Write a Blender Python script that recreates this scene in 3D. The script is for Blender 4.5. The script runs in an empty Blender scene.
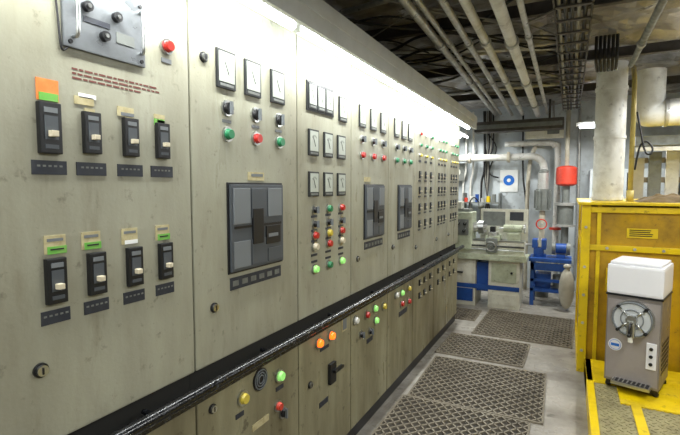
import bpy, math, random
from mathutils import Vector, Matrix, noise
random.seed(7)
sc=bpy.context.scene
sc.view_settings.view_transform='Standard'
sc.view_settings.look='None'

def lin(c):
    return tuple(((v/255)/12.92 if v/255<=.04045 else ((v/255+.055)/1.055)**2.4) for v in c)
def mat(name,col,rough=.5,metal=0,grime=0,gcol=(70,60,45),gscale=6,bump=0,bscale=60,streak=False,emit=0,lo=.45,hi=.75,scuff=0,scol=(60,52,40),sscale=30):
    m=bpy.data.materials.new(name); m.use_nodes=True
    nt=m.node_tree; b=nt.nodes['Principled BSDF']
    c=lin(col)+(1,)
    b.inputs['Base Color'].default_value=c
    b.inputs['Roughness'].default_value=rough
    b.inputs['Metallic'].default_value=metal
    if emit:
        b.inputs['Emission Color'].default_value=c; b.inputs['Emission Strength'].default_value=emit
    if grime or bump:
        tc=nt.nodes.new('ShaderNodeTexCoord'); mp=nt.nodes.new('ShaderNodeMapping')
        nt.links.new(tc.outputs['Object'],mp.inputs['Vector'])
        if streak: mp.inputs['Scale'].default_value=(1,1,.22)
    def layer(src,scale,lo,hi,amt,col2,vec,prev):
        n=nt.nodes.new('ShaderNodeTexNoise'); n.inputs['Scale'].default_value=scale; n.inputs['Detail'].default_value=8; n.inputs['Roughness'].default_value=.65
        nt.links.new(vec,n.inputs['Vector'])
        r=nt.nodes.new('ShaderNodeMapRange'); r.inputs[1].default_value=lo; r.inputs[2].default_value=hi; r.inputs[4].default_value=amt
        nt.links.new(n.outputs['Fac'],r.inputs[0])
        mx=nt.nodes.new('ShaderNodeMix'); mx.data_type='RGBA'
        if prev is None: mx.inputs[6].default_value=c
        else: nt.links.new(prev,mx.inputs[6])
        mx.inputs[7].default_value=lin(col2)+(1,)
        nt.links.new(r.outputs[0],mx.inputs[0]); return mx.outputs[2],r.outputs[0]
    if grime:
        o,_=layer(None,gscale,lo,hi,grime,gcol,mp.outputs[0],None)
        if streak:
            o,_=layer(None,14,.56,.8,.5,(92,82,58),mp.outputs[0],o)
        if scuff:
            o,_=layer(None,sscale,.60,.68,scuff,scol,tc.outputs['Object'],o)
        nt.links.new(o,b.inputs['Base Color'])
        rr=nt.nodes.new('ShaderNodeMapRange'); rr.inputs[1].default_value=.3; rr.inputs[2].default_value=.7; rr.inputs[3].default_value=max(.1,rough-.14); rr.inputs[4].default_value=min(1,rough+.2)
        n3=nt.nodes.new('ShaderNodeTexNoise'); n3.inputs['Scale'].default_value=gscale*2; n3.inputs['Detail'].default_value=6
        nt.links.new(mp.outputs[0],n3.inputs['Vector']); nt.links.new(n3.outputs['Fac'],rr.inputs[0]); nt.links.new(rr.outputs[0],b.inputs['Roughness'])
    if bump:
        n2=nt.nodes.new('ShaderNodeTexNoise'); n2.inputs['Scale'].default_value=bscale; n2.inputs['Detail'].default_value=5
        nt.links.new(tc.outputs['Object'],n2.inputs['Vector'])
        bp=nt.nodes.new('ShaderNodeBump'); bp.inputs['Strength'].default_value=bump; bp.inputs['Distance'].default_value=.01
        nt.links.new(n2.outputs['Fac'],bp.inputs['Height']); nt.links.new(bp.outputs[0],b.inputs['Normal'])
    return m

M={}
M['panel']=mat('panel_paint',(166,166,148),.38,0,.75,(110,103,80),2.4,.06,90,True,lo=.36,hi=.76,scuff=.45,scol=(78,72,56),sscale=20)
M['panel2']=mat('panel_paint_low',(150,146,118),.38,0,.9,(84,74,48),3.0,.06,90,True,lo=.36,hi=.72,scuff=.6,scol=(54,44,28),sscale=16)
M['seam']=mat('seam_and_recess_shade',(28,28,26),.8)
M['black']=mat('black_plastic',(20,21,23),.4)
M['rail']=mat('rail_black',(12,13,16),.16,0,.4,(96,102,110),30,lo=.6,hi=.7)
M['dgrey']=mat('breaker_grey',(72,77,82),.5)
M['mgrey']=mat('breaker_midgrey',(112,117,120),.5)
M['label']=mat('label_blue_black',(40,44,54),.5,0,.4,(80,84,88),30)
M['white']=mat('white_plastic',(222,222,214),.4)
M['meter']=mat('meter_face',(176,182,172),.3)
M['mbez']=mat('meter_bezel',(34,37,38),.4)
M['cream']=mat('cream_handle',(206,196,170),.4)
M['red']=mat('red_lens',(180,36,28),.3)
M['green']=mat('green_lens',(32,120,76),.3)
M['greenon']=mat('green_lit',(150,225,120),.3,emit=.5)
M['orange']=mat('orange_lit',(255,96,20),.3,emit=2.8)
M['yellowl']=mat('yellow_lens',(205,185,70),.3)
M['blue']=mat('blue_paint',(30,78,156),.45,0,.5,(20,30,50),8)
M['chrome']=mat('brushed_steel',(190,192,190),.28,1)
M['steel']=mat('galvanised_steel',(190,190,186),.38,.5,.5,(100,98,92),9)
M['plate']=mat('nameplate_metal',(120,124,127),.38,.5,.4,(80,82,82),12)
M['caption']=mat('caption_text',(104,54,46),.7)
M['tagg']=mat('tag_green',(104,176,70),.6,0,.5,(160,160,110),40); M['tago']=mat('tag_orange',(226,124,54),.6,0,.5,(214,170,100),40); M['tagw']=mat('tag_paper',(186,176,136),.7,0,.6,(126,106,62),30)
M['yellow']=mat('yellow_paint',(222,190,6),.42,0,.6,(130,98,10),4,.08,40,lo=.5,hi=.8,scuff=.6,scol=(60,48,20),sscale=14)
M['yellowd']=mat('yellow_paint_worn',(196,154,6),.42,0,.85,(104,76,10),3,.08,40,lo=.42,hi=.72,scuff=.6,scol=(50,40,16),sscale=12)
M['tread']=mat('tread_plate',(150,142,104),.5,.1,.7,(86,76,52),10,.3,70)
M['floor']=mat('floor_paint',(176,172,163),.32,0,.9,(98,90,80),2.2,.06,30,lo=.38,hi=.7,scuff=.6,scol=(60,54,46),sscale=9)
M['rubber']=mat('rubber_mat',(130,122,106),.55,0,.7,(74,67,56),4)
M['rubberb']=mat('rubber_mat_base',(46,41,34),.8,0,.5,(84,76,64),6)
M['ceil']=mat('ceiling_foil',(168,163,156),.36,.25,.9,(60,57,52),2.0,.8,8,lo=.38,hi=.66,scuff=.5,scol=(36,33,30),sscale=5)
M['beam']=mat('ceiling_beam',(76,72,68),.6,.1,.6,(32,30,28),8)
M['wallf']=mat('bulkhead_white',(200,208,212),.5,0,.6,(116,120,118),2.4,.05,30,scuff=.4,sscale=8)
M['wall']=mat('bulkhead_grey',(140,140,132),.6,0,.6,(80,76,66),3,.05,30)
M['pipew']=mat('pipe_white',(218,218,212),.45,0,.6,(136,128,108),6,scuff=.4,sscale=14)
M['pipec']=mat('pipe_cream',(196,190,172),.45,0,.6,(110,100,78),8)
M['pipey']=mat('pipe_yellow',(190,172,96),.5,0,.6,(110,88,40),8)
M['cable']=mat('cable_black',(26,26,28),.6)
M['cableg']=mat('cable_grey',(140,138,130),.6)
M['lathe']=mat('lathe_paint',(182,190,166),.4,0,.6,(104,100,74),9,scuff=.5)
M['lathe2']=mat('lathe_cream',(216,216,202),.45,0,.5,(140,130,104),7,scuff=.4)
M['redp']=mat('red_paint',(206,64,44),.45,0,.5,(110,40,30),9)
M['greyp']=mat('machine_grey',(122,126,122),.5,.2,.5,(66,66,62),10)
M['paper']=mat('paper',(236,238,236),.7)
M['poster']=mat('poster_blue',(30,110,205),.6)
M['wood']=mat('wood_board',(140,130,112),.7,0,.6,(82,74,60),7)
M['card']=mat('cardboard',(180,176,162),.8,0,.4,(120,112,94),6)
M['tarp']=mat('tarpaulin',(92,72,32),.8,0,.8,(44,34,16),7)
M['tube']=mat('tube_glow',(240,248,255),.5,emit=16)
M['tube2']=mat('tube_glow_soft',(240,246,255),.5,emit=12)
M['ss']=mat('stainless_shaded_side',(140,134,130),.4,.5,.3,(100,96,92),5)  # darker copy of the steel, side shade put into the colour
M['ss2']=mat('stainless_lit_front',(160,153,150),.4,.3,.35,(112,106,104),3)  # lighter copy of the same steel, brighter front painted in
M['fwhite']=mat('hopper_white',(228,228,232),.35)
M['glass']=mat('dispense_door',(190,194,196),.12,0)
M['fascia']=mat('fascia_paint',(214,217,217),.5,0,.4,(170,170,162),3)

class B:
    def __init__(s,name): s.n=name; s.v=[]; s.f=[]; s.m=[]; s.sm=[]; s.ms=[]
    def mi(s,k):
        if k not in s.ms: s.ms.append(k)
        return s.ms.index(k)
    def add(s,vs,fs,k,smooth=False,mx=None):
        o=len(s.v); i=s.mi(k)
        for v in vs:
            v=Vector(v)
            if mx: v=mx@v
            s.v.append(v)
        for f in fs: s.f.append([o+q for q in f]); s.m.append(i); s.sm.append(smooth)
    def box(s,x0,x1,y0,y1,z0,z1,k,bev=0,mx=None):
        if bev<=0:
            vs=[(x,y,z) for x in(x0,x1) for y in(y0,y1) for z in(z0,z1)]
            fs=[(0,1,3,2),(4,6,7,5),(0,4,5,1),(2,3,7,6),(0,2,6,4),(1,5,7,3)]
            s.add(vs,fs,k,False,mx); return
        import bmesh
        bm=bmesh.new(); bmesh.ops.create_cube(bm,size=1)
        for v in bm.verts: v.co=Vector(((x0+x1)/2+v.co.x*(x1-x0),(y0+y1)/2+v.co.y*(y1-y0),(z0+z1)/2+v.co.z*(z1-z0)))
        bmesh.ops.bevel(bm,geom=bm.edges[:],offset=bev,segments=2,profile=.7,affect='EDGES')
        bm.verts.ensure_lookup_table()
        for i,v in enumerate(bm.verts): v.index=i
        s.add([v.co.copy() for v in bm.verts],[[v.index for v in f.verts] for f in bm.faces],k,False,mx); bm.free()
    def cyl(s,a,b,r,k,n=16,r2=None,mx=None,cap=True):
        a=Vector(a);b=Vector(b); r2=r if r2 is None else r2
        d=(b-a).normalized(); u=d.orthogonal().normalized(); w=d.cross(u)
        vs=[];
        for i in range(n):
            t=2*math.pi*i/n; e=u*math.cos(t)+w*math.sin(t); vs.append(a+e*r); vs.append(b+e*r2)
        fs=[(2*i,2*((i+1)%n),2*((i+1)%n)+1,2*i+1) for i in range(n)]
        s.add(vs,fs,k,True,mx)
        if cap:
            s.add([vs[2*i] for i in range(n)][::-1],[list(range(n))],k,False,mx)
            s.add([vs[2*i+1] for i in range(n)],[list(range(n))],k,False,mx)
    def tube(s,pts,r,k,n=8,smooth=True,sub=6,mx=None):
        P=[Vector(p) for p in pts]
        if smooth and len(P)>2:
            Q=[]
            for i in range(len(P)-1):
                p0=P[max(i-1,0)];p1=P[i];p2=P[i+1];p3=P[min(i+2,len(P)-1)]
                for j in range(sub):
                    t=j/sub
                    Q.append(.5*((2*p1)+(p2-p0)*t+(2*p0-5*p1+4*p2-p3)*t*t+(3*p1-p0-3*p2+p3)*t**3))
            Q.append(P[-1]); P=Q
        vs=[];u=None
        for i,p in enumerate(P):
            d=(P[min(i+1,len(P)-1)]-P[max(i-1,0)]).normalized()
            u=d.orthogonal().normalized() if u is None else (u-d*u.dot(d)).normalized()
            w=d.cross(u)
            for j in range(n):
                t=2*math.pi*j/n; vs.append(p+(u*math.cos(t)+w*math.sin(t))*r)
        fs=[(i*n+j,i*n+(j+1)%n,(i+1)*n+(j+1)%n,(i+1)*n+j) for i in range(len(P)-1) for j in range(n)]
        fs.append(list(range(n))[::-1]); fs.append([len(vs)-n+j for j in range(n)])
        s.add(vs,fs,k,True,mx)
    def sph(s,c,r,k,n=12,sc=(1,1,1),mx=None):
        c=Vector(c);vs=[];h=n//2
        for i in range(h+1):
            ph=math.pi*i/h
            for j in range(n):
                t=2*math.pi*j/n
                vs.append(c+Vector((r*sc[0]*math.sin(ph)*math.cos(t),r*sc[1]*math.sin(ph)*math.sin(t),r*sc[2]*math.cos(ph))))
        fs=[(i*n+j,(i+1)*n+j,(i+1)*n+(j+1)%n,i*n+(j+1)%n) for i in range(h) for j in range(n)]
        s.add(vs,fs,k,True,mx)
    def ring(s,c,ax,R,r,k,n=24,mx=None):
        c=Vector(c);ax=Vector(ax).normalized();u=ax.orthogonal().normalized();w=ax.cross(u)
        pts=[c+(u*math.cos(2*math.pi*i/n)+w*math.sin(2*math.pi*i/n))*R for i in range(n+1)]
        s.tube(pts,r,k,6,False,mx=mx)
    def done(s,loc=(0,0,0),rz=0):
        me=bpy.data.meshes.new(s.n); me.from_pydata([tuple(v) for v in s.v],[],s.f)
        for k in s.ms: me.materials.append(M[k])
        me.polygons.foreach_set('material_index',s.m); me.polygons.foreach_set('use_smooth',s.sm)
        me.update()
        import bmesh
        bm=bmesh.new(); bm.from_mesh(me); bmesh.ops.recalc_face_normals(bm,faces=bm.faces); bm.to_mesh(me); bm.free()
        o=bpy.data.objects.new(s.n,me); sc.collection.objects.link(o)
        o.location=loc; o.rotation_euler=(0,0,rz); return o

# ---------------- room shell
def shell(n,a,k):
    b=B(n); b.box(*a,k); return b.done()
shell('floor',(-2.1,3.1,-2.1,8.0,-.1,0),'floor')
shell('wall_left',(-2.1,-2.0,-2.1,8.0,0,3.1),'wall')
shell('wall_right',(3.0,3.1,-2.1,8.0,0,3.1),'wall')
shell('wall_back',(-2.0,3.0,-2.1,-2.0,0,3.1),'wall')
shell('wall_far',(-2.0,3.0,7.9,8.0,0,3.1),'wallf')
b=B('ceiling')
nx,ny=80,150; vs=[]
for j in range(ny+1):
    for i in range(nx+1):
        x=-2.05+5.1*i/nx; y=-2.05+10.0*j/ny
        q=abs(math.sin(math.pi*(y+.2)/.9))**.4*abs(math.sin(math.pi*(x+.15)/.75))**.4
        z=2.99-.07*q+.06*noise.noise(Vector((x*2.2,y*2.6,0)))+.035*noise.noise(Vector((x*7,y*6,3)))
        vs.append((x,y,z))
fs=[(j*(nx+1)+i,j*(nx+1)+i+1,(j+1)*(nx+1)+i+1,(j+1)*(nx+1)+i) for j in range(ny) for i in range(nx)]
b.add(vs,fs,'ceil',False)
b.box(-2.1,3.1,-2.1,8.0,3.1,3.2,'ceil'); b.done()

# ---------------- switchgear cabinets
XF=-1.2
E=[-1.0,-.25,.5,1.19,1.89,2.503,3.14,3.76,4.45,4.96,5.52]
def meter(b,y,z,w=.09,h=.13):
    b.box(XF,XF+.010,y-w/2,y+w/2,z-h/2,z+h/2,'mbez',.002)
    b.box(XF+.010,XF+.0115,y-w/2+.009,y+w/2-.009,z-h/2+.024,z+h/2-.009,'meter')
    b.box(XF+.010,XF+.0112,y-w/2+.014,y+w/2-.014,z-h/2+.008,z-h/2+.018,'greyp')
    for i in range(5):
        t=math.radians(-40+20*i); b.box(XF+.0115,XF+.012,y+math.sin(t)*w*.3-.001,y+math.sin(t)*w*.3+.001,z+math.cos(t)*w*.3,z+math.cos(t)*w*.3+.01,'mbez')
    b.tube([(XF+.0125,y+w*.1,z-.02),(XF+.0125,y-w*.12,z+.03)],.0012,'black',4,False)
def lamp(b,y,z,k,r=.019,x=XF):
    b.cyl((x,y,z),(x+.01,y,z),r*1.35,'chrome',14)
    b.cyl((x+.01,y,z),(x+.026,y,z),r,k,14,r*.8)
def knob(b,y,z,r=.022,x=XF):
    b.cyl((x,y,z),(x+.008,y,z),r*1.35,'chrome',14)
    b.cyl((x+.008,y,z),(x+.022,y,z),r,'black',14,r*.85)
    b.box(x+.022,x+.032,y-.006,y+.006,z-r,z+r,'mgrey')
def plate(b,y,z,w,h,k='label',x=XF,t=.003):
    b.box(x,x+t,y-w/2,y+w/2,z-h/2,z+h/2,k)
def breaker(b,y,z,w=.052,h=.12,d=.016):
    b.box(XF,XF+d,y-w/2,y+w/2,z-h/2,z+h/2,'black',.003)
    b.box(XF+d,XF+d+.002,y-w*.3,y+w*.3,z-h*.22,z+h*.24,'dgrey')
    b.box(XF+d,XF+d+.018,y-w*.16,y+w*.16,z-h*.17,z-h*.05,'cream',.002)
    b.box(XF+d,XF+d+.002,y-w*.3,y+w*.3,z+h*.3,z+h*.4,'mgrey')
    b.box(XF+d,XF+d+.002,y-w*.3,y+w*.3,z-h*.4,z-h*.32,'dgrey')
def lock(b,y,z,x=XF):
    b.cyl((x,y,z),(x+.006,y,z),.019,'black',16); b.cyl((x+.006,y,z),(x+.014,y,z),.014,'chrome',16); b.box(x+.014,x+.016,y-.002,y+.002,z-.009,z+.009,'black')
def acb(b,y0,y1,z0=1.31,z1=1.66):
    b.box(XF,XF+.006,y0-.008,y1+.008,z0-.008,z1+.008,'black',.002)
    b.box(XF+.006,XF+.016,y0,y1,z0,z1,'dgrey',.003)
    w=y1-y0
    for i in range(3):
        a=y0+.012+i*(w-.02)/3
        b.box(XF+.016,XF+.021,a,a+(w-.05)/3,z0+(.19 if i<1 else .21),z1-.015,'mgrey' if i!=1 else 'dgrey',.002)
        b.box(XF+.016,XF+.019,a,a+(w-.05)/3,z0+.012,z0+(.12 if i!=2 else .07),'mgrey' if i==0 else 'dgrey',.002)
    b.box(XF+.016,XF+.024,y0+w*.36,y0+w*.56,z0+.1,z0+.25,'black',.002)
    b.box(XF+.016,XF+.022,y0+w*.62,y0+w*.92,z0+.09,z0+.17,'black',.002)
    b.box(XF+.022,XF+.023,y0+w*.66,y0+w*.86,z0+.12,z0+.135,'mgrey')
    b.box(XF+.016,XF+.018,y0+w*.05,y0+w*.95,z0+.172,z0+.182,'black')
    plate(b,(y0+y1)/2,z0-.05,w*.98,.05)
    for i in range(6): plate(b,y0+w*(.1+.16*i),z0-.05,w*.1,.022,'greyp',XF+.003,.001)

def cabinet(i):
    y0,y1=E[i],E[i+1]; b=B('electrical_switchgear_cabinet'); g=.004
    b.box(-1.95,XF-.03,y0+.0005,y1-.0005,.0,2.46,'seam')  # dark body: door joints, plus painted shadow in the recess behind the rail
    b.box(XF-.03,XF,y0+g,y1-g,.975,2.45,'panel',.006)
    b.box(XF-.03,XF,y0+g,y1-g,.10,.858,'panel2',.006)
    b.box(XF-.06,XF-.02,y0,y1,0,.09,'black')
    return b
cab=[cabinet(i) for i in range(10)]
for i in (0,1): lock(cab[i],E[i]+.12,1.18); lamp(cab[i],E[i]+.3,.75,'red')
b=cab[2]
b.box(XF,XF+.01,.745,1.0,2.02,2.215,'plate',.003)
for (y,z) in((.762,2.035),(.985,2.035),(.985,2.2),(.762,2.2)): b.cyl((XF+.01,y,z),(XF+.014,y,z),.006,'black',8)
for y in(.81,.9,.86):
    z=2.14 if y!=.86 else 2.075
    b.cyl((XF+.01,y,z),(XF+.024,y,z),.014,'black',12); b.cyl((XF+.024,y,z),(XF+.028,y,z),.006,'chrome',8)
b.box(XF+.01,XF+.012,.80,.88,2.10,2.115,'label'); b.box(XF+.01,XF+.012,.90,.96,2.07,2.10,'greyp')
b.tube([(XF+.01,.772,2.05),(XF+.03,.772,2.06),(XF+.03,.772,2.17),(XF+.01,.772,2.18)],.005,'chrome',8)
b.tube([(XF+.01,.985,2.06),(XF+.03,.978,2.065),(XF+.03,.978,2.17),(XF+.01,.985,2.18)],.005,'chrome',8)
b.tube([(XF+.006,.765,2.03),(XF+.006,.742,2.01),(XF+.006,.735,2.08),(XF+.005,.73,2.2),(XF+.005,.74,2.4)],.003,'cable',6)
lamp(b,1.09,2.11,'red',.019); plate(b,1.09,2.065,.04,.014,'plate')
for r in range(3):
    y=.77
    while y<1.05:
        w=random.uniform(.008,.03)
        if r<2 or y<.98: plate(b,y+w/2,1.968-.012*r,w,.005,'caption',XF,.001)
        y+=w+.005
Ys=[.70,.815,.94,1.06]
for j,y in enumerate(Ys):
    breaker(b,y,1.80,.05 if j else .056,.115 if j else .13); breaker(b,y,1.405)
    plate(b,y,1.70,.088,.036); plate(b,y,1.31,.075,.036)
    for zz in(1.70,1.31): 
        for q in range(5): plate(b,y-.028+q*.014,zz+.004,.008,.005,'greyp',XF+.003,.0006)
    if j: plate(b,y,1.862,.03,.01,'tagw')
b.box(XF,XF+.003,.675,.73,1.87,1.925,'tago'); b.box(XF,XF+.0045,.68,.728,1.87,1.89,'tagg')
plate(b,.80,1.886,.055,.022,'tagw'); plate(b,.81,1.90,.05,.012,'paper')
plate(b,.93,1.875,.055,.028,'tagw'); plate(b,.935,1.868,.045,.010,'mgrey',XF+.003,.0006); plate(b,1.055,1.86,.04,.020,'tagg'); plate(b,1.055,1.878,.042,.014,'tagw')
for y,g in((.705,1),(.805,1),(.93,0),(1.055,1)):
    plate(b,y,1.50,.055,.048,'tagw'); plate(b,y,1.512,.042,.008,'mgrey',XF+.003,.0006)
    if g: plate(b,y+.004,1.485,.05,.020,'tagg',XF+.003,.001); plate(b,y+.004,1.487,.035,.004,'cable',XF+.004,.0006)
    else: plate(b,y+.004,1.482,.045,.012,'paper',XF+.003,.001)
lock(b,.655,1.18)
b=cab[3]
for y in(1.375,1.54,1.72): meter(b,y,2.10,.105,.145)
for y in(1.38,1.56,1.73): knob(b,y,1.955,.024); plate(b,y,1.905,.05,.012,'plate')
for y,k in((1.38,'green'),(1.56,'red'),(1.73,'green')): lamp(b,y,1.855,k,.022)
plate(b,1.56,1.695,.11,.035,'tagw'); plate(b,1.565,1.70,.08,.012,'mgrey',XF+.003,.001); acb(b,1.38,1.74); lock(b,1.29,1.19); lock(b,1.26,2.12)
b=cab[4]
b.box(XF,XF+.006,1.975,2.265,2.04,2.19,'mbez'); 
for y in(2.03,2.12,2.21): meter(b,y,2.115,.085,.13)
meter(b,2.38,2.10,.1,.14)
for y in(2.04,2.2,2.36):
    meter(b,y,1.88,.1,.135); meter(b,y,1.665,.1,.13)
rows=[(1.53,('knob','green','red')),(1.455,('knob','knob','knob')),(1.395,('red','yellowl','red')),(1.335,('cream','red','cream')),(1.215,('greenon','green','greenon'))]
for z,ks in rows:
    for y,k in zip((2.05,2.205,2.36),ks):
        knob(b,y,z,.018) if k=='knob' else lamp(b,y,z,k,.02)
for z in (1.495,1.42,1.365,1.29,1.255): 
    for y in(2.05,2.205,2.36): plate(b,y,z,.06,.012)
b=cab[5]
for y in(2.66,2.84,3.02): meter(b,y,2.10,.1,.14); knob(b,y,1.955,.02); lamp(b,y,1.855,random.choice(['green','red','yellowl']),.02)
plate(b,2.75,1.70,.1,.03,'tagw'); acb(b,2.70,3.03); lock(b,2.6,1.19)
b=cab[6]
for y in(3.30,3.47,3.63): meter(b,y,2.10,.1,.14); knob(b,y,1.955,.02); lamp(b,y,1.855,random.choice(['green','red']),.02)
acb(b,3.35,3.66); lock(b,3.24,1.19)
for c,ys in((7,(3.92,4.10,4.28)),(8,(4.58,4.70,4.82)),(9,(5.12,5.24,5.36))):
    b=cab[c]
    for y in ys:
        lamp(b,y,2.12,random.choice(['red','green','white']),.014); lamp(b,y,2.02,'green',.014); lamp(b,y,1.93,'yellowl',.013)
        plate(b,y,1.88,.07,.02)
        for z in(1.76,1.62,1.47,1.32): breaker(b,y,z,.045,.065,.01); plate(b,y,z-.055,.07,.014)
    lock(b,E[c]+.06,1.12)
b=cab[3]
lamp(b,1.447,.766,'yellowl',.024); lamp(b,1.70,.62,'redp',.02); lamp(b,1.715,.76,'greenon',.024); knob(b,1.74,.57,.022)
b.cyl((XF,1.57,.80),(XF+.006,1.57,.80),.05,'black',24)
for R in(.042,.03,.018): b.ring((XF+.008,1.57,.80),(1,0,0),R,.003,'mgrey')
plate(b,1.43,.70,.05,.02); plate(b,1.72,.70,.06,.02); plate(b,1.57,.60,.12,.03,'tagw'); lock(b,1.27,.80)
b=cab[4]
lamp(b,2.09,.80,'orange',.023); lamp(b,2.23,.80,'orange',.023); plate(b,2.16,.75,.1,.018)
b.box(XF,XF+.02,2.2,2.27,.52,.64,'black',.004); b.box(XF+.02,XF+.04,2.225,2.33,.585,.6,'black'); plate(b,2.41,.82,.07,.09,'tagw'); plate(b,2.41,.82,.05,.07,'mgrey',XF+.003,.002)
lock(b,2.0,.6); plate(b,2.15,.44,.1,.03)
b=cab[5]
for y,z,k in((2.56,.80,'white'),(2.74,.79,'red'),(2.88,.80,'greenon'),(3.05,.775,'yellowl'),(2.9,.71,'greenon')): lamp(b,y,z,k,.023)
knob(b,2.8,.66,.02); plate(b,2.8,.60,.1,.03); knob(b,2.65,.68,.02)
b=cab[6]
for y,z,k in((3.32,.80,'white'),(3.45,.79,'greenon'),(3.63,.79,'yellowl'),(3.45,.70,'red'),(3.63,.68,'red')): lamp(b,y,z,k,.023)
plate(b,3.5,.62,.2,.04)
for c,ys in((7,(3.95,4.1,4.3)),(8,(4.6,4.8)),(9,(5.1,5.3))):
    for y in ys: 
        for z in(.78,.66): breaker(cab[c],y,z,.045,.055,.01)
b=cab[2]; lamp(b,.7,.7,'green',.02); lamp(b,.95,.7,'yellowl',.02); knob(b,1.08,.52)
for b in cab: b.done()

b=B('guard_handrail')
b.cyl((XF+.065,-1,.93),(XF+.065,5.5,.93),.021,'rail',20)
y=-.9
while y<5.5:
    b.cyl((XF+.001,y,.93),(XF+.06,y,.93),.009,'rail',8); y+=.62
b.box(XF+.001,XF+.02,-1,5.5,.862,.895,'rail')
b.done()
b=B('light_canopy')
b.box(-1.02,-1.0,-1,5.5,2.325,2.41,'fascia'); b.box(-1.19,-1.0,-1,5.5,2.462,2.475,'fascia'); b.box(-1.03,-.995,-1,5.5,2.40,2.46,'fascia',.004)
for i in range(5):
    y=-.8+1.27*i
    b.box(-1.14,-1.06,y,y+1.24,2.40,2.46,'white'); b.cyl((-1.10,y+.01,2.352),(-1.10,y+1.23,2.352),.02,'tube',10)
    for q in(y,y+1.22): b.box(-1.115,-1.085,q,q+.02,2.335,2.40,'white')
b.done()
def area(n,loc,sx,sy,pw,rot=(0,0,0),col=(.97,.98,.95)):
    l=bpy.data.lights.new(n,'AREA'); l.shape='RECTANGLE'; l.size=sx; l.size_y=sy; l.energy=pw; l.color=col
    o=bpy.data.objects.new(n,l); sc.collection.objects.link(o); o.location=loc; o.rotation_euler=rot; return o
for i in range(5):
    area('canopy_lamp',(-1.075,-.2+1.27*i,2.32),.03,1.15,13,(0,math.radians(0),0))

for i,y in enumerate((2.2,3.4,4.8,6.3)):
    b=B('ceiling_beam'); b.box(-1.99,2.99,y,y+.012,2.82,2.90,'beam'); b.box(-1.99,2.99,y-.02,y+.03,2.81,2.82,'beam'); b.done()
def pipe(n,pts,r,k,clamps=(),sm=False):
    b=B(n); b.tube(pts,r,k,12,sm)
    for p in clamps: b.cyl(p[0],p[1],r*1.35,'steel',14)
    return b.done()
def ypipe(n,x,z,r,k,y0=-1.9,y1=6.9,x2=None):
    x2=x if x2 is None else x2
    c=[((x+(x2-x)*t,y0+(y1-y0)*t-.02,z),(x+(x2-x)*t,y0+(y1-y0)*t+.02,z)) for t in(.35,.48,.6,.75,.9)]
    pipe(n,[(x,y0,z),(x2,y1,z)],r,k,c)
ypipe('conduit_pipe',-.74,2.70,.027,'steel',x2=-.99)
ypipe('conduit_pipe',-.67,2.70,.018,'steel',x2=-.92)
ypipe('conduit_pipe',-.55,2.68,.022,'steel',x2=-.77)
ypipe('conduit_pipe',-.47,2.68,.028,'pipew',x2=-.63)
ypipe('conduit_pipe',-.33,2.65,.036,'pipew',x2=-.43)
ypipe('conduit_pipe',-.24,2.67,.018,'steel',x2=-.31)
ypipe('conduit_pipe',-1.5,2.68,.02,'steel',y0=3.0)
ypipe('conduit_pipe',.42,2.66,.022,'greyp',y1=4.5)
pipe('conduit_pipe',[(-1.9,2.75,2.765),(-.75,2.55,2.765),(.9,2.5,2.765)],.018,'steel')
pipe('conduit_pipe',[(-1.9,3.4,2.765),(.1,4.2,2.765)],.012,'pipew')
pipe('conduit_pipe',[(-1.9,4.1,2.765),(.1,3.9,2.765)],.014,'pipec')
pipe('conduit_pipe',[(-1.9,5.4,2.765),(.1,5.5,2.765)],.02,'steel')
b=B('cable_tray')
for x in(-.12,.08): b.box(x,x+.01,-1.9,6.9,2.68,2.74,'beam')
y=-1.8
while y<6.9: b.box(-.12,.09,y,y+.03,2.68,2.69,'beam'); y+=.25
for i in range(5): b.tube([(-.09+i*.035,-1.9+k*1.1,2.702+.006*math.sin(k*2+i)) for k in range(9)],.012,random.choice(('cable','cable','cableg')),6)
b.done()
b=B('cable_bundle')
for i in range(18):
    z=2.80+random.uniform(-.02,.02); y=2.5+random.uniform(-.2,2.9)
    pts=[(-1.8+x*.25,y+.4*math.sin(x*.8+i)+x*.1,z-.045*abs(math.sin(x*1.3+i))-.01) for x in range(8)]
    b.tube(pts,random.choice((.005,.007,.011)),random.choice(('cable','cable','cableg')),6)
b.done()

def rmat(x0,x1,y0,y1,cx=.036,cy=.042,rz=0):
    X,Y=(x0+x1)/2,(y0+y1)/2; w,d=(x1-x0),(y1-y0); nx=int(w/cx);ny=int(d/cy)
    b=B('rubber_floor_mat'); t=.0055
    def bar(ax,ay,bx,by):
        dx,dy=bx-ax,by-ay; L=math.hypot(dx,dy); px,py=-dy/L*t,dx/L*t
        vs=[(ax+px,ay+py,.001),(ax-px,ay-py,.001),(bx-px,by-py,.001),(bx+px,by+py,.001)]
        vs+=[(v[0],v[1],.014) for v in vs]
        b.add(vs,[(4,5,6,7),(0,1,5,4),(1,2,6,5),(2,3,7,6),(3,0,4,7)],'rubber')
    for i in range(nx):
        for j in range(ny):
            ax,ay=-w/2+i*w/nx,-d/2+j*d/ny; bx,by=ax+w/nx,ay+d/ny
            if (i+j)%2==0: bar(ax,ay,bx,by)
            else: bar(bx,ay,ax,by)
    b.box(-w/2-.006,-w/2+.006,-d/2-.006,d/2+.006,0,.013,'rubber'); b.box(w/2-.006,w/2+.006,-d/2-.006,d/2+.006,0,.013,'rubber')
    b.box(-w/2,w/2,-d/2-.006,-d/2+.006,0,.013,'rubber'); b.box(-w/2,w/2,d/2-.006,d/2+.006,0,.013,'rubber')
    b.box(-w/2,w/2,-d/2,d/2,0,.003,'rubberb')
    b.done((X,Y,0.001),rz)
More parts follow.
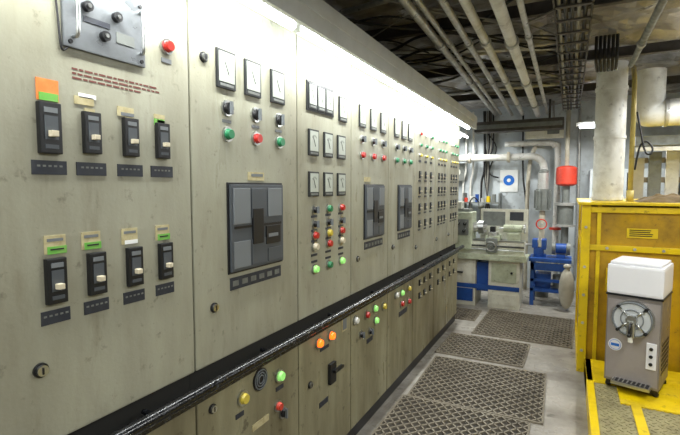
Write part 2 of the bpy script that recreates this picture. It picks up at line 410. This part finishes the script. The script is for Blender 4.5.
rmat(-1.12,-.2,1.6,3.30); rmat(-1.1,-.13,3.32,4.24,rz=.02); rmat(-1.14,-.33,4.34,5.0,rz=-.02); rmat(-.92,.08,5.1,6.2,rz=-.03); rmat(-1.42,-1.0,5.6,6.1)

b=B('yellow_machine_housing')
X0,X1,Y0,Y1,H=.10,2.2,4.47,5.9,1.50
b.box(X0+.02,X1,Y0+.03,Y1,0,H-.02,'yellowd')
for x in(X0,.95,1.7): b.box(x,x+.07,Y0,Y0+.05,0,H,'yellow',.006)
b.box(X0+.12,X0+.15,Y0+.01,Y0+.05,0,H,'yellow',.004)
for z in(0.0,1.1,H-.07): b.box(X0+.07,X1,Y0+.002,Y0+.05,z,z+.05,'yellow',.006)
b.box(X0-.03,X1,Y0-.04,Y1+.02,H-.005,H+.02,'yellow',.006)
b.box(X0,X0+.05,Y1-.06,Y1,0,H,'yellow'); b.box(X0,X0+.05,Y0+.05,Y1,1.1,1.16,'yellow'); b.box(X0,X0+.05,Y0+.05,Y1,0,.07,'yellow')
for x in(.3,.5,.7,.85): b.cyl((x,Y0+.002,1.125),(x,Y0-.010,1.125),.012,'steel',8)
for z in(.2,.45,.7,.95,1.3): b.cyl((X0+.035,Y0,z),(X0+.035,Y0-.010,z),.012,'steel',8)
b.box(.44,.66,Y0+.02,Y0+.031,1.22,1.30,'yellow')
for i in range(4): b.box(.46,.46+random.uniform(.1,.17),Y0+.017,Y0+.021,1.235+i*.016,1.242+i*.016,'seam')
b.box(.3,.4,Y0+.01,Y0+.031,.75,.95,'yellow'); b.tube([(.32,Y0+.03,.8),(.32,Y0-.02,.82),(.32,Y0-.02,.9),(.32,Y0+.03,.92)],.008,'steel',8)
b.done()
b=B('yellow_step_platform')
x0,x1,y0,y1,z=.16,2.2,1.6,4.42,.15
b.box(x0+.01,x1,y0+.01,y1,0,z-.02,'yellowd')
b.box(x0,x0+.05,y0,y1,.0,z,'yellow',.006); b.box(x0,x1,y1-.5,y1,0,z,'yellow',.006); b.box(x0,x1,y0,y0+.05,0,z,'yellow',.006)
for x in(.42,.85,1.3): b.box(x,x+.06,y0,y1-.45,z-.03,z,'yellow',.004)
b.box(x0+.2,x1,3.6,3.93,z-.03,z-.001,'yellow',.004)
b.box(x0+.04,x1,y0+.04,y1-.05,z-.03,z-.012,'tread')
yy=y0+.08
k=0
while yy<3.9:
    xx=x0+.08+(k%2)*.02
    while xx<1.3:
        b.box(-.016,.016,-.004,.004,0,.004,'tread',mx=Matrix.Translation((xx,yy,z-.0121))@Matrix.Rotation(.8 if k%2 else -.8,4,'Z')); xx+=.045
    yy+=.04;k+=1
b.done()
b=B('folded_tarpaulin')
n1,n2=40,18;vs=[]
for j in range(n2+1):
    for i in range(n1+1):
        u=i/n1;v=j/n2; e=min(u,1-u,v,1-v)
        vs.append((.52+.9*u,4.5+.5*v,1.522+min(1,e*6)*(.035+.05*abs(noise.noise(Vector((u*6,v*4,1))))+.03*noise.noise(Vector((u*14,v*10,4))))))
b.add(vs,[(j*(n1+1)+i,j*(n1+1)+i+1,(j+1)*(n1+1)+i+1,(j+1)*(n1+1)+i) for j in range(n2) for i in range(n1)],'tarp',True)
b.done()
b=B('vertical_duct')
b.cyl((.32,4.99,1.522),(.32,4.99,2.80),.128,'pipew',28)
for z in(1.53,2.1,2.55): b.cyl((.32,4.99,z),(.32,4.99,z+.03),.136,'pipew',28)
b.done()
b=B('riser_pipe')
b.tube([(.475,4.72,1.60),(.475,4.72,2.45),(.475,4.75,2.6),(.49,5.0,2.75)],.02,'pipey',10,False); b.tube([(.475,4.72,1.522),(.475,4.72,1.62)],.03,'pipey',10,False)
b.tube([(.50,4.7,2.3),(.56,4.68,1.98),(.60,4.66,1.93),(.62,4.68,1.98),(.58,4.7,2.04),(.53,4.7,2.0),(.50,4.7,1.8)],.008,'cable',6)
b.done()
b=B('insulated_duct')
b.cyl((.68,5.45,2.38),(2.9,5.45,2.38),.13,'pipew',24)
for x in(.8,1.2,1.8): b.cyl((x,5.45,2.38),(x+.03,5.45,2.38),.14,'steel',24)
b.sph((.68,5.45,2.38),.13,'pipew',20); b.cyl((.68,5.45,2.38),(.68,5.45,2.80),.13,'pipew',24)
b.box(.6,2.9,5.66,5.78,2.08,2.18,'greyp'); b.box(.6,2.9,5.62,5.64,2.02,2.06,'pipew')
b.done()
b=B('plank_stack')
for i in range(9):
    x=.62+i*.16; b.box(x,x+.12,6.1,6.14,.0,1.98+random.uniform(-.08,.08),('card','greyp','pipew','card','wood')[i%5])
for z in(1.7,1.92): b.box(.6,2.1,6.14,6.18,z,z+.06,'wood')
b.done()
b=B('cable_riser')
for i in range(6): b.tube([(.16+i*.03,4.40,2.90),(.16+i*.03,4.40,2.72),(.18+i*.028,4.6,2.66)],.013,'cable',6)
b.done()

# ---------------- frozen drink machine
b=B('frozen_drink_machine')
w=.172; dd=.20
b.box(-w,w,-.18,dd,.05,.70,'ss',.008)
b.box(-w-.006,w+.006,-.19,dd+.01,.70,.712,'black')
b.box(-w-.004,w+.004,-.188,dd+.01,.712,.93,'fwhite',.02)
b.box(-w+.01,w-.01,-.17,dd-.01,.93,.95,'fwhite',.01)
b.box(-w+.01,w-.01,-.16,dd-.02,0.015,.05,'black')
for sx in(-1,1):
    for yy in(-.14,.17): b.cyl((sx*.15,yy,0),(sx*.15,yy,.02),.02,'black',10)
T=Matrix.Translation((0,.02,0))
b.box(-w+.01,w-.01,-.204,-.198,.07,.67,'ss2',mx=T)
c=.545
b.cyl((0,-.20,c),(0,-.225,c),.135,'chrome',36,mx=T); b.cyl((0,-.225,c),(0,-.235,c),.118,'glass',36,mx=T)
b.ring((0,-.235,c),(0,1,0),.122,.007,'mgrey',32,mx=T); b.ring((0,-.238,c),(0,1,0),.07,.004,'mgrey',28,mx=T)
for t in range(4):
    a=math.pi/4+t*math.pi/2; b.cyl((math.cos(a)*.122,-.225,c+math.sin(a)*.122),(math.cos(a)*.122,-.255,c+math.sin(a)*.122),.012,'black',10,mx=T)
    b.tube([(math.cos(a)*.02,-.24,c+math.sin(a)*.02),(math.cos(a)*.108,-.24,c+math.sin(a)*.108)],.007,'chrome',6,False,mx=T)
b.cyl((0,-.235,c),(0,-.27,c),.034,'chrome',20,mx=T)
b.box(-.025,.025,-.275,-.235,.42,.54,'chrome',.008,mx=T); b.cyl((0,-.26,.42),(0,-.26,.385),.016,'white',12,mx=T)
b.tube([(0,-.265,.53),(0,-.30,.5),(0,-.31,.45)],.008,'black',8,mx=T); b.sph((0,-.31,.445),.015,'black',mx=T)
b.cyl((-.105,-.204,.33),(-.105,-.208,.33),.045,'fwhite',24,mx=T); b.ring((-.105,-.209,.33),(0,1,0),.036,.0015,'poster',mx=T); b.box(-.132,-.078,-.210,-.208,.32,.34,'poster',mx=T)
b.box(.09,.152,-.212,-.20,.20,.39,'fwhite',.004,mx=T)
for z in(.24,.295,.35): b.cyl((.12,-.212,z),(.12,-.22,z),.012,'black',12,mx=T)
b.box(-.11,.13,-.28,-.20,.055,.08,'chrome',.004,mx=T); b.box(-.1,.12,-.27,-.205,.08,.083,'black',mx=T)
for i in range(8): b.box(-.095+i*.027,-.087+i*.027,-.27,-.205,.083,.086,'chrome',mx=T)
for i in range(7): b.box(w,w+.003,-.12,.14,.15+i*.035,.165+i*.035,'black')
b.done((.49,4.0,.151),math.radians(-17))

# ---------------- lathe
b=B('metal_lathe')
y0,y1=6.35,6.85
b.box(-1.50,-1.13,y0,y1,0,.66,'lathe2',.01); b.box(-.96,-.56,y0,y1,0,.66,'lathe2',.01)
b.box(-1.13,-.96,y0+.1,y1-.05,.2,.6,'blue')
b.box(-1.47,-1.16,y0-.008,y0,.06,.24,'blue',.003); b.box(-1.47,-1.16,y0-.008,y0,.33,.6,'lathe2',.003)
b.box(-1.5,-.56,y0-.006,y0,.25,.31,'blue'); b.box(-.92,-.6,y0-.01,y0,.36,.62,'lathe',.003); b.box(-.92,-.6,y0-.01,y0,.05,.2,'lathe2',.003)
b.cyl((-.66,y0-.01,.5),(-.66,y0-.035,.5),.015,'black',10); b.box(-1.4,-1.3,y0-.03,y0,.45,.47,'black')
b.box(-1.56,-.48,y0-.07,y1+.02,.66,.70,'lathe',.008); b.box(-1.56,-.48,y0-.07,y0-.05,.70,.74,'lathe')
b.box(-1.52,-.52,y0+.12,y0+.30,.70,.90,'lathe2',.01)
b.box(-1.2,-.52,y0+.11,y0+.13,.90,.92,'chrome'); b.box(-1.2,-.52,y0+.28,y0+.30,.90,.92,'chrome')
b.box(-1.56,-1.2,y0+.03,y0+.40,.78,1.30,'lathe',.015)
b.box(-1.52,-1.24,y0+.015,y0+.03,.98,1.2,'greyp',.004)
for x,z in((-1.46,1.14),(-1.38,1.14),(-1.29,1.14),(-1.42,1.04),(-1.3,1.04)): b.cyl((x,y0+.015,z),(x,y0-.02,z),.02,'black',12); b.cyl((x,y0-.02,z),(x+.03,y0-.045,z+.04),.006,'chrome',6)
b.cyl((-1.2,y0+.21,1.08),(-1.13,y0+.21,1.08),.07,'steel',20); b.cyl((-1.13,y0+.21,1.08),(-1.06,y0+.21,1.08),.1,'chrome',24)
for t in range(3):
    a=t*2.09+.5; b.box(-1.06,-1.03,y0+.21+math.cos(a)*.05-.015,y0+.21+math.cos(a)*.05+.015,1.08+math.sin(a)*.05-.015,1.08+math.sin(a)*.05+.015,'steel')
b.box(-1.02,-.84,y0+.05,y0+.32,.91,.98,'lathe',.008); b.box(-1.0,-.86,y0+.0,y0+.1,.76,.95,'greyp',.008)
b.box(-.98,-.88,y0+.08,y0+.28,.98,1.03,'steel',.005); b.box(-.97,-.90,y0+.12,y0+.22,1.03,1.1,'black',.005)
b.ring((-.93,y0-.05,.85),(0,1,0),.06,.008,'chrome'); b.cyl((-.93,y0,.85),(-.93,y0-.06,.85),.015,'chrome'); b.cyl((-.88,y0-.05,.86),(-.88,y0-.1,.86),.01,'black')
b.ring((-.93,y0-.02,1.0),(0,1,0),.04,.006,'chrome')
b.box(-.74,-.58,y0+.12,y0+.30,.91,1.02,'lathe',.01); b.cyl((-.80,y0+.21,1.08),(-.56,y0+.21,1.08),.05,'lathe',20); b.cyl((-.86,y0+.21,1.08),(-.80,y0+.21,1.08),.015,'chrome',12,)
b.ring((-.53,y0+.21,1.08),(1,0,0),.06,.008,'chrome'); b.cyl((-.56,y0+.21,1.08),(-.52,y0+.21,1.08),.012,'chrome')
b.cyl((-1.2,y0+.06,.84),(-.52,y0+.06,.84),.012,'black',8); b.cyl((-1.2,y0+.06,.79),(-.52,y0+.06,.79),.01,'chrome',8)
b.box(-1.14,-.5,y0+.36,y0+.38,.9,1.34,'lathe2',.003); b.box(-1.1,-.8,y0+.355,y0+.36,1.1,1.3,'greyp'); b.box(-.74,-.56,y0+.355,y0+.36,1.18,1.3,'label')
b.tube([(-1.3,y0+.3,1.30),(-1.28,y0+.3,1.44),(-1.2,y0+.2,1.5),(-1.12,y0+.15,1.42)],.01,'black',8); b.cyl((-1.12,y0+.15,1.43),(-1.09,y0+.12,1.37),.025,'greyp',14,.045)
b.box(-1.5,-1.25,y0+.1,y0+.35,1.30,1.34,'greyp')
b.box(-1.48,-1.36,y0+.12,y0+.3,1.34,1.44,'lathe2',.01)
b.done()
b=B('blue_workbench')
for x in(-.46,-.02):
    for y in(6.75,7.05): b.box(x,x+.05,y,y+.05,0,.62,'blue',.004)
b.box(-.48,.05,6.73,7.12,.62,.67,'blue',.006); b.box(-.46,.03,6.75,7.08,.2,.24,'blue'); b.box(-.46,.03,6.75,6.78,.5,.6,'blue')
b.box(-.46,.03,6.75,6.78,.34,.38,'blue')
b.box(-.40,-.2,6.85,7.05,.24,.44,'blue',.01); b.cyl((-.1,6.95,.24),(-.1,6.95,.42),.08,'greyp'); b.done()
b=B('bench_vise')
b.cyl((-.35,6.9,.672),(-.35,6.9,.71),.08,'blue',20); b.box(-.43,-.30,6.82,6.98,.71,.80,'blue',.01)
b.box(-.45,-.38,6.80,7.0,.80,.92,'blue',.01); b.box(-.33,-.27,6.80,7.0,.78,.92,'blue',.01); b.box(-.38,-.37,6.81,6.99,.88,.92,'steel'); b.box(-.34,-.33,6.81,6.99,.88,.92,'steel')
b.cyl((-.45,6.9,.83),(-.54,6.9,.83),.018,'steel',12); b.cyl((-.53,6.78,.83),(-.53,7.02,.83),.008,'steel',8); b.done()
b=B('bench_grinder')
b.box(-.14,-.03,6.84,6.96,.672,.72,'blue',.006); b.cyl((-.15,6.9,.80),(-.02,6.9,.80),.07,'blue',20); b.cyl((-.20,6.9,.80),(-.155,6.9,.80),.085,'greyp',22); b.cyl((-.015,6.9,.80),(.03,6.9,.80),.085,'greyp',22); b.done()
b=B('red_pressure_tank')
b.cyl((-.05,7.4,1.70),(-.05,7.4,1.92),.14,'redp',24); b.sph((-.05,7.4,1.92),.14,'redp',20,(1,1,.3)); b.sph((-.05,7.4,1.70),.14,'redp',20,(1,1,.3))
b.tube([(-.05,7.4,1.9),(-.05,7.4,2.2),(-.05,7.4,2.9)],.03,'pipec',10,False)
b.cyl((-.05,7.4,1.66),(-.05,7.4,.0),.05,'greyp',16); b.cyl((-.05,7.4,1.1),(-.05,7.4,1.4),.11,'greyp',20); b.cyl((-.05,7.4,1.38),(-.05,7.4,1.42),.14,'steel',20); b.cyl((-.05,7.4,1.07),(-.05,7.4,1.1),.14,'steel',20)
b.done()
b=B('water_pump')
b.cyl((-.36,7.4,.0),(-.36,7.4,.1),.12,'greyp',20)
b.cyl((-.36,7.4,.1),(-.36,7.4,1.3),.04,'pipec',16); b.cyl((-.36,7.4,1.3),(-.36,7.4,1.62),.1,'greyp',20); b.cyl((-.36,7.4,1.62),(-.36,7.4,1.86),.075,'steel',20)
for i in range(8):
    a=i*math.pi/4; b.box(-.004,.004,.07,.12,1.33,1.6,'greyp',mx=Matrix.Translation((-.36,7.4,0))@Matrix.Rotation(a,4,'Z'))
b.sph((-.36,7.4,1.88),.075,'greyp',14,(1,1,.5)); b.cyl((-.36,7.28,1.1),(-.36,7.4,1.1),.015,'steel'); b.ring((-.36,7.28,1.1),(0,1,0),.07,.01,'redp'); b.done()
b=B('wall_pipework')
b.tube([(-1.95,7.6,2.12),(-.75,7.6,2.12),(-.52,7.6,2.12),(-.4,7.65,2.04),(-.36,7.65,1.9)],.055,'pipew',14,True)
b.cyl((-.9,7.6,2.12),(-.86,7.6,2.12),.085,'pipec',18); b.cyl((-1.5,7.6,2.12),(-1.46,7.6,2.12),.085,'pipec',18)
b.tube([(-.95,7.7,2.33),(-.35,7.7,2.33),(-.22,7.7,2.28),(-.18,7.7,2.1),(-.18,7.7,0.0)],.045,'pipew',12,True)
b.tube([(-.6,7.75,0.0),(-.6,7.75,1.4),(-.58,7.75,2.0),(-.5,7.75,2.3)],.03,'pipec',10)
for x in(-1.75,-1.62,-1.5,-1.32): b.tube([(x,7.8,1.0),(x,7.8,1.7),(x+.05,7.75,2.0),(x+.02,7.8,2.9)],.018,random.choice(('pipew','cable','steel')),8)
b.tube([(-1.3,7.8,2.6),(-1.1,7.8,2.3),(-1.2,7.8,1.9),(-1.05,7.8,1.8)],.012,'cable',6)
for i in range(5): b.tube([(-1.28+i*.03,7.8,2.9),(-1.27+i*.03,7.8,2.3),(-1.2-i*.02,7.8,1.95),(-1.25+i*.02,7.8,1.2)],.013,('cable','cableg')[i%2],6)
b.tube([(-.7,7.8,2.85),(-.68,7.8,1.9),(-.62,7.8,1.3),(-.66,7.8,.6)],.014,'cable',6); b.tube([(.1,7.8,2.85),(.12,7.8,1.2),(.1,7.8,.2)],.02,'steel',6)
b.cyl((-.18,7.6,1.0),(-.18,7.6,1.03),.09,'redp',20); b.cyl((-.18,7.7,1.0),(-.18,7.6,1.0),.02,'steel'); b.done()
b=B('safety_poster'); b.box(-1.04,-.76,7.885,7.899,1.57,1.93,'paper'); b.cyl((-.9,7.885,1.76),(-.9,7.879,1.76),.085,'poster',24); b.cyl((-.9,7.879,1.76),(-.9,7.876,1.76),.03,'paper',20)
b.done()
b=B('junction_box'); b.box(-.62,-.10,7.3,7.36,2.36,2.58,'lathe2',.01); b.box(-.56,-.36,7.29,7.3,2.42,2.56,'white'); b.box(-.32,-.16,7.29,7.3,2.42,2.56,'greyp')
b.tube([(-.25,7.34,2.57),(-.25,7.34,2.9)],.02,'steel',6,False); b.done()
b=B('control_box'); b.box(-1.85,-1.6,7.75,7.9,1.75,2.05,'greyp',.008); b.cyl((-1.72,7.75,1.9),(-1.72,7.735,1.9),.06,'white',20); b.done()
b=B('shelf_rack')
b.box(-1.6,-1.0,7.6,7.85,1.38,1.40,'greyp')
for x in(-1.59,-1.02): b.box(x,x+.02,7.62,7.88,0,1.55,'greyp')
for i in range(6):
    x=-1.55+i*.09; b.cyl((x,7.7,1.40),(x,7.7,1.47+.03*(i%3)),.03,('redp','white','blue','steel','yellow','greyp')[i],12)
b.done()
b=B('air_duct_box'); b.box(-1.3,-.1,6.95,7.2,2.46,2.61,'beam',.01); b.box(-1.28,-.12,6.94,6.95,2.5,2.56,'greyp')
for x in(-1.1,-.3): b.box(x,x+.03,7.05,7.08,2.61,2.88,'beam')
b.done()
b=B('waste_bag'); b.sph((.0,6.62,.30),.12,'card',16,(.8,.8,2.3)); b.sph((.0,6.62,.60),.05,'card',10,(1,1,.7)); b.done()
b=B('storage_locker'); b.box(.25,1.2,7.4,7.88,0,1.9,'wallf',.01); b.box(.7,.71,7.39,7.4,.05,1.85,'seam'); b.cyl((.66,7.4,1.0),(.66,7.37,1.0),.015,'black'); b.done()

def fixture_or_fill(x,y,z,L=1.2,along='y',pw=45):  # builds the seen far lamp and the added unseen fill lamps
    b=B('ceiling_fixture_or_added_fill')
    if along=='y':
        b.box(x-.04,x+.04,y-L/2,y+L/2,z,z+.05,'white',.006)
        for q in(-.06,.06): b.cyl((x+q,y-L/2+.04,z-.005),(x+q,y+L/2-.04,z-.005),.016,'tube2',10)
        area('fixture_or_fill_lamp',(x,y,z-.03),.15,L,pw)
    else:
        b.box(x-L/2,x+L/2,y-.04,y+.04,z,z+.05,'white',.006)
        for q in(-.06,.06): b.cyl((x-L/2+.04,y+q,z-.005),(x+L/2-.04,y+q,z-.005),.016,'tube2',10)
        area('fixture_or_fill_lamp',(x,y,z-.03),L,.15,pw)
    b.tube([(x,y,z+.05),(x,y,2.90)],.012,'steel',6,False)
    b.done()
fixture_or_fill(.75,.3,2.5,pw=18); fixture_or_fill(.3,-1.2,2.5,pw=16); fixture_or_fill(1.3,2.6,2.5,pw=45); fixture_or_fill(1.1,4.75,2.5,along='y',pw=25)  # invented fill lamps, all out of view, for general brightness
fixture_or_fill(.27,6.55,2.42,.45,'x',34); fixture_or_fill(-1.55,7.0,2.45,.9,'y',32)  # first is the visible lamp, second an unseen one behind the cabinet end

w=bpy.data.worlds.new('world'); sc.world=w; w.use_nodes=True
w.node_tree.nodes['Background'].inputs[0].default_value=(.5,.55,.6,1); w.node_tree.nodes['Background'].inputs[1].default_value=.2

cd=bpy.data.cameras.new('camera'); cd.sensor_width=36; cd.lens=450/680*36; cd.clip_start=.02
co=bpy.data.objects.new('camera',cd); sc.collection.objects.link(co); co.location=(0,0,1.65)
co.rotation_euler=(math.radians(90-3.88),0,math.radians(27.02)); sc.camera=co
